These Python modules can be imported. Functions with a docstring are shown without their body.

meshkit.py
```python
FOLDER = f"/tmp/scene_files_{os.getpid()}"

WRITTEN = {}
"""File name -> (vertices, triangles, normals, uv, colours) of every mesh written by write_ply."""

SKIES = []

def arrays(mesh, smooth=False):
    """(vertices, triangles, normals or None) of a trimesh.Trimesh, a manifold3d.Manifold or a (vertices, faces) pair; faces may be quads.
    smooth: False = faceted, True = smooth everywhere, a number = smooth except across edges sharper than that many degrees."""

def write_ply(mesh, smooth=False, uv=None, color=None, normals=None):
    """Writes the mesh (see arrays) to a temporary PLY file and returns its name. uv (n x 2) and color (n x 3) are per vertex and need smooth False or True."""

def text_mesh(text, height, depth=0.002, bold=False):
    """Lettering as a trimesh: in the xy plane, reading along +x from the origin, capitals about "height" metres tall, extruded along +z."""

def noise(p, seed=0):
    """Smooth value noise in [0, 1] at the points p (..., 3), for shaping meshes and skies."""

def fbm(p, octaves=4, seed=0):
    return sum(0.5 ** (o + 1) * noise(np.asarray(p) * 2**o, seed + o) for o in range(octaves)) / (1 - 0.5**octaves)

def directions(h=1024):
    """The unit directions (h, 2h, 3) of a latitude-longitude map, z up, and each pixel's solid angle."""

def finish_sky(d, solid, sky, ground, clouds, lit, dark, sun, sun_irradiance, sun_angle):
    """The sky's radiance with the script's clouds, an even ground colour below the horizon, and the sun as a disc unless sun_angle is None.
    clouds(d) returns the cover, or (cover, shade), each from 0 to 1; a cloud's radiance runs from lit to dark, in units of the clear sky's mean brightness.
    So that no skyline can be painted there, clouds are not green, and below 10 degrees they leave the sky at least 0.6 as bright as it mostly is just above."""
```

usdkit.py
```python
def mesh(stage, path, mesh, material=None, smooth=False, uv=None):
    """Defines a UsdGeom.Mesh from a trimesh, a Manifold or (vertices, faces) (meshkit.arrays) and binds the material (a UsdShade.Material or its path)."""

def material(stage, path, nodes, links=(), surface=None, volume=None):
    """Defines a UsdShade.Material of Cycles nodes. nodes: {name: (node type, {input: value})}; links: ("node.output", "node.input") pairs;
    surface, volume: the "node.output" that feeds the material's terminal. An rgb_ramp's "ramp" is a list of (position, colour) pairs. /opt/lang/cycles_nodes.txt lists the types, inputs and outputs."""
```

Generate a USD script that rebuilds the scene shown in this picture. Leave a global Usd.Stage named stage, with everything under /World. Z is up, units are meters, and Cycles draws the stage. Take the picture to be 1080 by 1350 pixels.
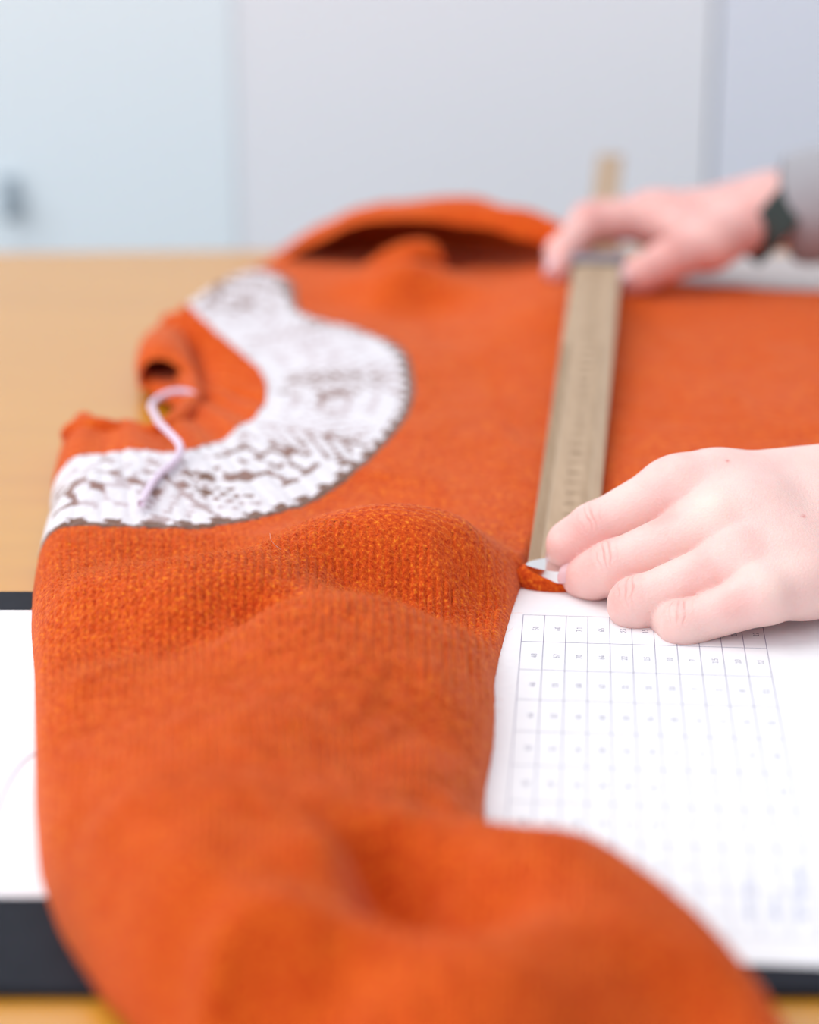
import math
import numpy as np, trimesh, shapely, usdkit, meshkit
from pxr import Usd, UsdGeom, UsdLux, UsdShade, Gf, Sdf, Vt
from scipy.interpolate import RBFInterpolator, splprep, splev
from scipy.ndimage import distance_transform_edt, map_coordinates, gaussian_filter
from scipy.spatial import cKDTree

stage = Usd.Stage.CreateInMemory()
UsdGeom.SetStageUpAxis(stage, UsdGeom.Tokens.z)
UsdGeom.SetStageMetersPerUnit(stage, 1.0)
UsdGeom.Xform.Define(stage, '/World'); UsdGeom.Scope.Define(stage, '/World/Looks')

# ------------------------------------------------------------------ camera
TZ = 0.75                         # table top height
F, CX, CY = 3000.0, 540.0, 675.0  # focal length and centre, in pixels of a 1080 x 1350 frame
PITCH = math.atan(1040.0 / F)
H = 0.283                         # lens height over the table top
ST, CT = math.sin(PITCH), math.cos(PITCH)
cam = UsdGeom.Camera.Define(stage, '/World/camera')
cam.AddTranslateOp().Set((0, 0, TZ + H)); cam.AddRotateXOp().Set(90 - math.degrees(PITCH))
cam.CreateHorizontalApertureAttr(24.0); cam.CreateVerticalApertureAttr(30.0)
cam.CreateFocalLengthAttr(24.0 * F / 1080); cam.CreateFStopAttr(3.7); cam.CreateFocusDistanceAttr(0.740)
cam.CreateClippingRangeAttr((0.02, 100.0)); cam.CreateExposureAttr(-0.93)

# ------------------------------------------------------------------ light: overcast daylight all round and two unseen area lights
dome = UsdLux.DomeLight.Define(stage, '/World/daylight')
dome.CreateIntensityAttr(0.42); dome.CreateColorAttr((0.93, 0.97, 1.05))
key_light = UsdLux.RectLight.Define(stage, '/World/unseen_key_light')  # out of view above left, placed to light the table top
key_light.CreateWidthAttr(2.2); key_light.CreateHeightAttr(1.6); key_light.CreateIntensityAttr(6.0); key_light.CreateColorAttr((1.0, 0.985, 0.96))
M = Gf.Matrix4d().SetLookAt(Gf.Vec3d(-0.95, 0.85, TZ + 2.0), Gf.Vec3d(0.1, 0.8, TZ), Gf.Vec3d(0, 1, 0)).GetInverse()
key_light.AddTransformOp().Set(M)
key_light2 = UsdLux.RectLight.Define(stage, '/World/unseen_rear_light')  # out of view behind the camera, placed to brighten the far wall
key_light2.CreateWidthAttr(2.0); key_light2.CreateHeightAttr(1.4); key_light2.CreateIntensityAttr(5.6); key_light2.CreateColorAttr((0.93, 0.97, 1.05))
key_light2.AddTransformOp().Set(Gf.Matrix4d().SetLookAt(Gf.Vec3d(-1.9, -0.9, TZ + 1.1), Gf.Vec3d(0.1, 1.5, TZ + 0.3), Gf.Vec3d(0, 0, 1)).GetInverse())


def at_depth(px, py, D):
    """A point of the place that stands D metres off along the view axis (D measured off the photograph's perspective)."""
    x, v = (px - CX) / F * D, (py - CY) / F * D
    return np.array([x, D * CT - v * ST, TZ + H - D * ST - v * CT])


def pt(px, py, z=0.0):
    """A point at height z over the table top."""
    D = (H - z) / (ST + (py - CY) / F * CT)
    return at_depth(px, py, D)


def to_px(p):
    p = np.asarray(p, float)
    y, z = p[..., 1], p[..., 2] - TZ - H
    D = y * CT - z * ST
    return np.stack([CX + F * p[..., 0] / D, CY - F * (z * CT + y * ST) / D, D], -1)


# ------------------------------------------------------------------ helpers
used = {}


def numbered(parent, name):
    k = used.get((parent, name), -1) + 1
    used[parent, name] = k
    return f'{parent}/{name}' if k == 0 else f'{parent}/{name}_{k:03d}'


def thing(name, label, cat, base=(0, 0, 0), group=None, kind=None):
    x = UsdGeom.Xform.Define(stage, numbered('/World', name)); x.AddTranslateOp().Set(Gf.Vec3d(*map(float, base)))
    tag(x.GetPrim(), label, cat, group, kind)
    return x.GetPrim(), np.array(base, float)


def tag(prim, label=None, cat=None, group=None, kind=None):
    for k, v in (('label', label), ('category', cat), ('group', group), ('kind', kind)):
        if v:
            prim.SetCustomDataByKey(k, v)
    return prim


def obj(name, mesh, mat, parent=None, smooth=False, label=None, kind=None, attr=None):
    """One Mesh prim; parent is what thing() returned or (prim of a part, base)."""
    pp, base = (str(parent[0].GetPath()), parent[1]) if parent is not None else ('/World', np.zeros(3))
    v, f, n = meshkit.arrays(mesh, smooth)
    m = usdkit.mesh(stage, numbered(pp, name), (v - base, f), mat)
    if n is not None:
        m.CreateNormalsAttr(Vt.Vec3fArray.FromNumpy(n.astype(np.float32))); m.SetNormalsInterpolation('vertex')
    for k, a in (attr or {}).items():
        a = np.asarray(a, np.float32)
        T = Sdf.ValueTypeNames.FloatArray if a.ndim == 1 else Sdf.ValueTypeNames.Color3fArray
        UsdGeom.PrimvarsAPI(m).CreatePrimvar(k, T, 'vertex').Set(Vt.FloatArray.FromNumpy(a) if a.ndim == 1 else Vt.Vec3fArray.FromNumpy(a))
    tag(m.GetPrim(), label, kind=kind)
    return m.GetPrim()


def mat(name, nodes, links=(), surface='p.BSDF'):
    return usdkit.material(stage, f'/World/Looks/{name}', nodes, links, surface)


def rbox(size, r=0.002, at=(0, 0, 0), rot=0.0, seg=3):
    """A box with rounded edges."""
    import manifold3d as m3
    hx, hy, hz = [max(s / 2 - r, 1e-5) for s in size]
    s = m3.Manifold.sphere(r, 4 * seg)
    m = m3.Manifold.batch_hull([s.translate((a, b, c)) for a in (-hx, hx) for b in (-hy, hy) for c in (-hz, hz)])
    mm = m.to_mesh()
    t = trimesh.Trimesh(mm.vert_properties[:, :3], mm.tri_verts)
    t.apply_transform(trimesh.transformations.rotation_matrix(rot, [0, 0, 1])); t.apply_translation(at)
    return t


def tube(points, r, n=12, sub=8, closed_ends=True):
    """A round tube along a smooth curve; r is one radius or one per given point."""
    p = np.asarray(points, float)
    tck, u = splprep(p.T, s=0, k=min(3, len(p) - 1))
    t = np.linspace(0, 1, len(p) * sub)
    c = np.array(splev(t, tck)).T
    rr = np.interp(t, u, np.broadcast_to(r, len(p)))
    T = np.gradient(c, axis=0); T /= np.linalg.norm(T, axis=1, keepdims=True)
    up = np.array([0.13, 0.2, 1.0]); A = np.cross(T, up); A /= np.linalg.norm(A, axis=1, keepdims=True); B = np.cross(T, A)
    a = np.arange(n) * 2 * np.pi / n
    v = c[:, None] + rr[:, None, None] * (np.cos(a)[None, :, None] * A[:, None] + np.sin(a)[None, :, None] * B[:, None])
    i, j = np.meshgrid(np.arange(len(c) - 1), np.arange(n), indexing='ij')
    q = np.stack([i * n + j, (i + 1) * n + j, (i + 1) * n + (j + 1) % n, i * n + (j + 1) % n], -1).reshape(-1, 4)
    f = np.vstack([q[:, [0, 1, 2]], q[:, [0, 2, 3]]])
    v = v.reshape(-1, 3); k = len(v)
    v = np.vstack([v, c[0], c[-1]])
    e = [[k, (x + 1) % n, x] for x in range(n)]
    w = (len(c) - 1) * n
    e += [[k + 1, w + x, w + (x + 1) % n] for x in range(n)]
    m = trimesh.Trimesh(v, np.vstack([f, e]), process=False)
    if m.volume < 0: m.invert()
    return m


def grid_mesh(P, keep=None):
    """A mesh of a (rows, columns, 3) grid of points, keeping the cells where keep is true."""
    n, m = P.shape[:2]
    i, j = np.meshgrid(np.arange(n - 1), np.arange(m - 1), indexing='ij')
    q = np.stack([i * m + j, i * m + j + 1, (i + 1) * m + j + 1, (i + 1) * m + j], -1)
    q = q[keep] if keep is not None else q.reshape(-1, 4)
    f = np.vstack([q[:, [0, 1, 2]], q[:, [0, 2, 3]]])
    ids = np.unique(f)
    look = np.zeros(n * m, int); look[ids] = np.arange(len(ids))
    return trimesh.Trimesh(P.reshape(-1, 3)[ids], look[f], process=False), ids


def shell(P, th):
    """A closed sheet of thickness th round a grid of points (its edges rounded off by the mid-line)."""
    dU = np.gradient(P, axis=0); dV = np.gradient(P, axis=1)
    N = np.cross(dU, dV); N /= np.linalg.norm(N, axis=2, keepdims=True) + 1e-12
    n, m = P.shape[:2]
    e = np.minimum(np.minimum(np.arange(n)[:, None], np.arange(n)[::-1][:, None]), np.minimum(np.arange(m), np.arange(m)[::-1])[None])
    t = th / 2 * np.sqrt(1 - (1 - np.clip(e / 3.0, 0, 1)) ** 2) + 1e-6
    a, _ = grid_mesh(P + N * t[..., None]); b, _ = grid_mesh(P - N * t[..., None]); b.invert()
    return trimesh.util.concatenate([a, b])


def surface_nets(f, lo, hi, h):
    """The zero surface of f (negative inside) as a smooth triangle mesh; f takes (n, 3) points."""
    ax = [np.arange(lo[k], hi[k] + h, h) for k in range(3)]
    shp = tuple(len(a) for a in ax)
    V = np.empty(shp, np.float32)
    yz = np.stack(np.meshgrid(ax[1], ax[2], indexing='ij'), -1).reshape(-1, 2)
    for i0 in range(0, shp[0], 16):
        xs = ax[0][i0:i0 + 16]
        pts = np.concatenate([np.repeat(xs, len(yz))[:, None], np.tile(yz, (len(xs), 1))], 1)
        V[i0:i0 + 16] = f(pts).reshape(len(xs), shp[1], shp[2])
    S = V < 0
    cs = tuple(s - 1 for s in shp)
    corner = lambda A, a, b, c: A[a:a + cs[0], b:b + cs[1], c:c + cs[2]]
    cnt = sum(corner(S, a, b, c).astype(np.int8) for a in (0, 1) for b in (0, 1) for c in (0, 1))
    act = np.argwhere((cnt > 0) & (cnt < 8))
    idx = -np.ones(cs, np.int64); idx[tuple(act.T)] = np.arange(len(act))
    acc, num = np.zeros((len(act), 3)), np.zeros(len(act))
    for d in range(3):
        o = [k for k in range(3) if k != d]
        for a in (0, 1):
            for b in (0, 1):
                c0 = act.copy(); c0[:, o[0]] += a; c0[:, o[1]] += b
                c1 = c0.copy(); c1[:, d] += 1
                v0, v1 = V[tuple(c0.T)], V[tuple(c1.T)]
                x = (v0 < 0) != (v1 < 0)
                t = np.where(x, v0 / np.where(x, v0 - v1, 1), 0)
                q = c0.astype(float); q[:, d] += t
                acc[x] += q[x]; num[x] += 1
    verts = acc / num[:, None] * h + np.array([a[0] for a in ax])
    faces = []
    for d in range(3):
        o = [(d + 1) % 3, (d + 2) % 3]
        sl0 = [slice(None)] * 3; sl1 = [slice(None)] * 3
        sl0[d] = slice(0, -1); sl1[d] = slice(1, None)
        X = np.argwhere(S[tuple(sl0)] != S[tuple(sl1)])
        X = X[(X[:, o[0]] > 0) & (X[:, o[1]] > 0) & (X[:, o[0]] < cs[o[0]]) & (X[:, o[1]] < cs[o[1]])]
        inside = S[tuple(X.T)]
        qs = []
        for a, b in ((-1, -1), (0, -1), (0, 0), (-1, 0)):
            c = X.copy(); c[:, o[0]] += a; c[:, o[1]] += b
            qs.append(idx[tuple(c.T)])
        q = np.stack(qs, 1)
        q[~inside] = q[~inside][:, ::-1]
        faces.append(q)
    q = np.vstack(faces)
    q = q[(q >= 0).all(1)]
    return trimesh.Trimesh(verts, np.vstack([q[:, [0, 1, 2]], q[:, [0, 2, 3]]]), process=False)


def curves(name, strands, width, m, parent, label=None):
    """Fine fibres: strands is (n, points, 3)."""
    n, k = strands.shape[:2]
    c = UsdGeom.BasisCurves.Define(stage, numbered(str(parent[0].GetPath()), name))
    c.CreateTypeAttr('linear')
    c.CreatePointsAttr(Vt.Vec3fArray.FromNumpy((strands.reshape(-1, 3) - parent[1]).astype(np.float32)))
    c.CreateCurveVertexCountsAttr(Vt.IntArray.FromNumpy(np.full(n, k, np.int32)))
    c.CreateWidthsAttr(Vt.FloatArray.FromNumpy(np.tile(width * np.linspace(1, 0.35, k), n).astype(np.float32))); c.SetWidthsInterpolation('vertex')
    UsdShade.MaterialBindingAPI.Apply(c.GetPrim()).Bind(m)
    return tag(c.GetPrim(), label, kind='stuff')


# ------------------------------------------------------------------ materials
def plain(name, col, rough=0.5, spec=0.5, metal=0.0, **kw):
    return mat(name, {'p': ('principled_bsdf', {'base_color': col, 'roughness': rough, 'specular_ior_level': spec, 'metallic': metal, **kw})})


def speckled(name, c1, c2, scale, rough=0.5, spec=0.5, bump=0.0, stretch=(1, 1, 1), dist=0.001, **kw):
    return mat(name, {'g': ('geometry', {}), 'm': ('mapping', {'scale': stretch}), 'n': ('noise_texture', {'scale': scale, 'detail': 5}),
                      'r': ('rgb_ramp', {'ramp': [(0.3, c1), (0.7, c2)]}), 'b': ('bump', {'strength': bump, 'distance': dist}),
                      'p': ('principled_bsdf', {'roughness': rough, 'specular_ior_level': spec, **kw})},
               [('g.position', 'm.vector'), ('m.vector', 'n.vector'), ('n.fac', 'r.fac'), ('r.color', 'p.base_color'), ('n.fac', 'b.height'), ('b.normal', 'p.normal')])


def wool(name, stops, scale=750, sheen=0.28, tint=(1.0, 0.6, 0.4), stretch=(1, 1, 1)):
    return mat(name, {'g': ('geometry', {}), 'm': ('mapping', {'scale': stretch}), 'n': ('noise_texture', {'scale': scale, 'detail': 3, 'roughness': 0.65}), 'n2': ('noise_texture', {'scale': 5200.0, 'detail': 2}),
                      'r': ('rgb_ramp', {'ramp': stops}), 'b': ('bump', {'strength': 0.3, 'distance': 0.0005}),
                      'p': ('principled_bsdf', {'roughness': 0.95, 'specular_ior_level': 0.12, 'sheen_weight': sheen, 'sheen_roughness': 0.45, 'sheen_tint': tint})},
               [('g.position', 'm.vector'), ('m.vector', 'n.vector'), ('g.position', 'n2.vector'), ('n.fac', 'r.fac'), ('r.color', 'p.base_color'), ('n2.fac', 'b.height'), ('b.normal', 'p.normal')])


ORANGE = [(0.28, (0.38, 0.024, 0.004)), (0.43, (0.57, 0.061, 0.007)), (0.57, (0.67, 0.097, 0.010)), (0.69, (0.82, 0.23, 0.018))]
m_orange = wool('orange_wool', ORANGE)
m_fuzz = plain('orange_fibre', (0.78, 0.21, 0.05), 0.8, 0.15)
m_pale_fibre = plain('pale_fibre', (0.85, 0.6, 0.5), 0.6, 0.2)
m_yoke = mat('yoke_wool', {'a': ('attribute', {'attribute': 'yarn'}), 'r': ('rgb_ramp', {'ramp': [(0.0, (0.74, 0.70, 0.73)), (0.38, (0.62, 0.54, 0.57)), (0.62, (0.28, 0.15, 0.125)), (1.0, (0.16, 0.07, 0.04))]}),
                           'p': ('principled_bsdf', {'roughness': 0.95, 'specular_ior_level': 0.15, 'sheen_weight': 0.35, 'sheen_roughness': 0.5})},
             [('a.fac', 'r.fac'), ('r.color', 'p.base_color')])
m_lilac = plain('lilac_yarn', (0.74, 0.60, 0.74), 0.9, 0.2, sheen_weight=0.4)
m_wood = speckled('table_laminate', (0.57, 0.240, 0.004), (0.62, 0.268, 0.007), 14.0, 0.33, 0.8, stretch=(0.6, 4, 1), coat_weight=0.5, coat_roughness=0.22, coat_ior=1.6)
m_wood_edge = plain('table_edge', (0.45, 0.25, 0.08), 0.5)
m_steel_leg = plain('table_leg_paint', (0.3, 0.3, 0.32), 0.4, 0.5, 0.6)
m_rule = speckled('ruler_wood', (0.40, 0.265, 0.155), (0.49, 0.335, 0.205), 60.0, 0.42, 0.5, stretch=(6, 0.5, 6))
m_rule_edge = plain('ruler_edge', (0.46, 0.34, 0.22), 0.35, 0.6)
m_ink = plain('ruler_ink', (0.17, 0.11, 0.06), 0.6, 0.2)
m_chrome = plain('chrome', (0.86, 0.87, 0.86), 0.16, 0.5, 1.0)
m_grey_metal = plain('grey_metal', (0.30, 0.31, 0.36), 0.3, 0.5, 1.0)
m_paper = speckled('paper', (0.83, 0.82, 0.845), (0.86, 0.85, 0.87), 300.0, 0.75, 0.25)
m_print = plain('printed_grid', (0.36, 0.34, 0.43), 0.8, 0.1)
m_number = plain('printed_number', (0.30, 0.29, 0.37), 0.8, 0.1)
m_pencil = plain('pencil_blue', (0.50, 0.53, 0.68), 0.8, 0.1)
m_black = speckled('black_board', (0.010, 0.012, 0.018), (0.016, 0.018, 0.026), 200.0, 0.5, 0.1)
m_grey_knit = speckled('grey_jersey', (0.30, 0.29, 0.31), (0.40, 0.39, 0.41), 900.0, 0.95, 0.1, 0.4, dist=0.0008, sheen_weight=0.4)
m_wall_a = plain('wall_panel_blue_white', (0.83, 0.94, 1.0), 0.5, 0.4)
m_wall_b = plain('wall_panel_grey_white', (0.86, 0.90, 0.955), 0.55, 0.4)
m_wall_c = plain('wall_panel_lilac_white', (0.79, 0.845, 0.945), 0.55, 0.4)
m_seam = plain('wall_seam', (0.70, 0.745, 0.82), 0.7, 0.3)
m_floor = speckled('floor_vinyl', (0.42, 0.42, 0.42), (0.5, 0.5, 0.5), 30.0, 0.5)
m_band = plain('dark_band', (0.035, 0.05, 0.045), 0.5, 0.4)
m_band_face = plain('dark_glass', (0.02, 0.03, 0.035), 0.12, 0.6)
m_hook = plain('hook_grey', (0.36, 0.44, 0.50), 0.5)
m_nail = plain('nail', (0.80, 0.48, 0.50), 0.25, 0.6, subsurface_weight=0.2, subsurface_radius=(1.0, 0.4, 0.3), subsurface_scale=0.001)
m_skin = mat('skin', {'g': ('geometry', {}), 'n': ('noise_texture', {'scale': 55.0, 'detail': 4, 'roughness': 0.6}), 'n2': ('noise_texture', {'scale': 1500.0, 'detail': 3}),
                      'v': ('voronoi_texture', {'scale': 1100.0}), 'a': ('attribute', {'attribute': 'flush_and_shade'}),
                      's': ('math', {'math_type': 'multiply_add', 'value2': 0.55}), 's2': ('math', {'math_type': 'subtract', 'value2': 0.275}),
                      'r': ('rgb_ramp', {'ramp': [(0.0, (0.87, 0.65, 0.575)), (0.28, (0.86, 0.565, 0.515)), (0.60, (0.79, 0.41, 0.37)), (1.0, (0.62, 0.21, 0.175))]}),
                      'h': ('math', {'math_type': 'multiply_add', 'value2': 0.5}), 'b': ('bump', {'strength': 0.22, 'distance': 0.0004}),
                      'p': ('principled_bsdf', {'roughness': 0.46, 'specular_ior_level': 0.4, 'subsurface_weight': 0.22, 'subsurface_radius': (1.0, 0.35, 0.22), 'subsurface_scale': 0.0016})},
             [('g.position', 'n.vector'), ('g.position', 'n2.vector'), ('g.position', 'v.vector'), ('n.fac', 's.value1'), ('a.fac', 's.value3'), ('s.value', 's2.value1'), ('s2.value', 'r.fac'), ('r.color', 'p.base_color'),
              ('n2.fac', 'h.value1'), ('v.distance', 'h.value3'), ('h.value', 'b.height'), ('b.normal', 'p.normal')])

# ------------------------------------------------------------------ room: floor, far wall of three white panels
floor = obj('floor', rbox((5, 4, 0.04), 0.004, (0, 1.0, -0.02)), m_floor); tag(floor, 'grey vinyl floor under the table', None, kind='structure')
WY = 1.52
sx1, sx2 = pt(306, 150, 0)[0] * 0, 0
Dw = lambda y, z: y * CT + (H - z) * ST
sx1 = (306 - CX) / F * Dw(WY, 0.08); sx2 = (949 - CX) / F * Dw(WY, 0.1)
wall = thing('wall_back', 'white far wall of three flat panels with thin upright seams', None, (0, WY, 0), kind='structure')
obj('backing', rbox((4.2, 0.05, 2.6), 0.004, (0, WY + 0.052, 1.3)), m_seam, wall)
g = 0.0006
obj('panel', rbox((sx1 + 2.0, 0.018, 2.5), 0.0007, ((sx1 - 2.0) / 2, WY + 0.0165, 1.27)), m_wall_a, wall, label='blue-white panel')
obj('panel', rbox((sx2 - sx1 - 0.0022, 0.016, 2.5), 0.0007, ((sx1 + sx2 - 0.0022) / 2, WY + 0.0175, 1.27)), m_wall_b, wall, label='grey-white panel')
obj('panel', rbox((2.0 - sx2 - g, 0.018, 2.5), 0.0007, ((sx2 + 2.0 + g) / 2, WY + 0.018, 1.27)), m_wall_c, wall, label='lilac-white panel')
hp = at_depth(4, 272, Dw(WY, 0.06))
hook = thing('wall_hook', 'small grey blurred hook on the white wall panel', 'hook', (hp[0], WY, hp[2]))
obj('plate', rbox((0.012, 0.004, 0.03), 0.0015, (hp[0], WY - 0.0005, hp[2])), m_hook, hook)
obj('prong', tube([(hp[0], WY, hp[2] - 0.006), (hp[0], WY - 0.014, hp[2] - 0.010), (hp[0], WY - 0.018, hp[2] + 0.004)], 0.0025), m_hook, hook)

# ------------------------------------------------------------------ table
ta = math.radians(2.4)
tc = pt(330, 330.0, 0); tc = np.array([-0.15 + 0.0, tc[1] - 0.0, TZ])
R = trimesh.transformations.rotation_matrix(ta, [0, 0, 1], tc)
table = thing('table', 'ochre wooden work table under the orange sweater', 'table', (0, 0.7, 0))
top = rbox((1.7, 1.12, 0.028), 0.004, (-0.15, tc[1] - 0.56, TZ - 0.014)); top.apply_transform(R)
obj('tabletop', top, m_wood, table, smooth=35)
for sx in (-0.92, 0.62):
    for sy in (0.07, 1.05):
        leg = rbox((0.045, 0.045, TZ - 0.028), 0.003, (sx, tc[1] - sy, (TZ - 0.028) / 2)); leg.apply_transform(R)
        obj('leg', leg, m_steel_leg, table, smooth=35)
ap = rbox((1.5, 0.02, 0.07), 0.002, (-0.15, tc[1] - 1.05, TZ - 0.064)); ap.apply_transform(R); obj('apron', ap, m_wood_edge, table)
ap = rbox((1.5, 0.02, 0.07), 0.002, (-0.15, tc[1] - 0.07, TZ - 0.064)); ap.apply_transform(R); obj('apron', ap, m_wood_edge, table)

# ------------------------------------------------------------------ black board, papers
bn, bf = pt(0, 1320)[1], pt(0, 789)[1]
board = rbox((0.66, bf - bn, 0.003), 0.0014, (-0.0, (bn + bf) / 2, TZ + 0.0015), math.radians(-1.6) * 0)
board = obj('black_board', board, m_black, smooth=35); tag(board, 'thin black desk board lying under both white papers', 'desk board')


def sheet(w, l, z, curl=0.0):
    """A sheet of paper, w along x and l along y, its corner at the origin, with a slight wave."""
    x, y = np.meshgrid(np.linspace(0, w, 40), np.linspace(0, l, 50), indexing='ij')
    P = np.stack([x, y, z + curl * (meshkit.noise(np.stack([x * 14, y * 14, x * 0], -1), 3)) ** 2], -1)
    a, _ = grid_mesh(P); b, _ = grid_mesh(P - [0, 0, 0.00015]); 
    if a.face_normals[:, 2].mean() < 0: a.invert()
    else: b.invert()
    ring = np.concatenate([np.arange(40) * 50, 39 * 50 + np.arange(50), (39 - np.arange(40)) * 50 + 49, 49 - np.arange(50)])
    n = len(ring); pr, qr = P.reshape(-1, 3)[ring], P.reshape(-1, 3)[ring] - [0, 0, 0.00015]
    rim = trimesh.Trimesh(np.vstack([pr, qr]), [[i, (i + 1) % n + n, (i + 1) % n] for i in range(n)] + [[i, i + n, (i + 1) % n + n] for i in range(n)], process=False)
    return trimesh.util.concatenate([a, b, rim])


left = thing('paper_sheet', 'plain white paper sheet with a faint pencil curve beside the orange sleeve', 'paper', (-0.2, 0.62, TZ))
ly0, ly1 = pt(0, 1181, 0.0035)[1], pt(0, 803.5, 0.0035)[1]
s = sheet(0.297, ly1 - ly0, 0.0033); s.apply_translation((-0.345, ly0, TZ)); obj('sheet', s, m_paper, left)
arc = [pt(-30, 1120, 0.0035), pt(-6, 1075, 0.0035), pt(4, 1045, 0.0035), pt(18, 1020, 0.0035), pt(38, 998, 0.0035), pt(70, 985, 0.0035)]
obj('pencil_line', tube(arc, 0.0002, 6), m_pencil, left)

ang = math.radians(4.4)
ex = np.array([math.cos(ang), -math.sin(ang), 0]); ey = np.array([math.sin(ang), math.cos(ang), 0])
G0 = pt(690, 809.5, 0.0037); G0[2] = TZ
ZP = 0.0034
RG = np.eye(4); RG[:3, 0], RG[:3, 1], RG[:3, 3] = ex, ey, G0
chart = thing('printed_chart', 'white printed size chart with a number grid under the hand', 'paper', G0)
bottom = (pt(1045, 1272, 0.0035) - G0) @ ey
s = sheet(0.210, 0.297, ZP); s.apply_translation((-0.034, bottom, 0)); s.apply_transform(RG); obj('sheet', s, m_paper, chart)
CW, RH, NC, NR = 0.00714, 0.0231, 11, 9
lines = []
for c in range(NC + 1):
    lines.append(trimesh.creation.box((0.00026, RH * NR, 0.00004), trimesh.transformations.translation_matrix((c * CW, -RH * NR / 2, ZP + 0.00003))))
for r in range(NR + 1):
    lines.append(trimesh.creation.box((CW * NC, 0.00026, 0.00004), trimesh.transformations.translation_matrix((CW * NC / 2, -r * RH, ZP + 0.00003))))
lm = trimesh.util.concatenate(lines); lm.apply_transform(RG)
obj('grid_lines', lm, m_print, chart, kind='stuff')
rows = [['50', '60', '7.1', '66', '23', '15', '10', '7', '1.5', '10', '12'],
        ['48', '57', '70', '64', '22', '15', '10', '7', '1.5', '10', '12'],
        ['46', '55', '68', '62', '21', '15', '10', '7', '1', '8', '11'],
        ['44', '53', '66', '60', '20', '14', '10', '6', '1', '8', '11'],
        ['42', '51', '64', '58', '19', '14', '9', '6', '1', '8', '10'],
        ['40', '49', '62', '56', '18', '13', '9', '6', '1', '7', '10'],
        ['38', '47', '60', '54', '17', '13', '9', '5', '1', '7', '9'],
        ['36', '45', '58', '52', '16', '12', '8', '5', '1', '6', '9'],
        ['34', '43', '56', '50', '15', '12', '8', '5', '1', '6', '8']]
glyphs = []
for r, row in enumerate(rows):
    for c, s_ in enumerate(row):
        t = meshkit.text_mesh(s_, 0.0019, 0.00004)
        t.apply_translation(-t.bounds.mean(0))
        t.apply_transform(trimesh.transformations.rotation_matrix(math.pi / 2, [0, 0, 1]))
        t.apply_translation(((c + 0.62) * CW, -(r + 0.5) * RH, ZP + 0.00003)); glyphs.append(t)
gm = trimesh.util.concatenate(glyphs); gm.apply_transform(RG)
obj('printed_numbers', gm, m_number, chart, kind='stuff')
rng = np.random.default_rng(5)
notes = []
for px, n, hgt in ((985, 5, 60), (1020, 4, 30), (1052, 8, 70)):
    for k in range(n):
        y = 1215 - k * hgt / n
        notes.append(tube([pt(px - 4, y, ZP), pt(px + 5 + rng.uniform(-2, 2), y - 4, ZP), pt(px - 2, y - 8, ZP), pt(px + 4, y - 11, ZP)], 0.00022, 5, 4))
obj('pencil_note', trimesh.util.concatenate(notes), m_pencil, chart, kind='stuff')

far_sheet = thing('paper_sheet', 'pale grey paper sheet sticking out past the sweater by the wrist with the band', 'paper', (0.22, 1.2, TZ))
s = sheet(0.42, 0.21, 0.0006); s.apply_transform(trimesh.transformations.rotation_matrix(0.03, [0, 0, 1])); s.apply_translation((0.10, 1.045, TZ))
obj('sheet', s, speckled('grey_paper', (0.52, 0.47, 0.46), (0.56, 0.51, 0.50), 90.0, 0.8, 0.2), far_sheet)

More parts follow.
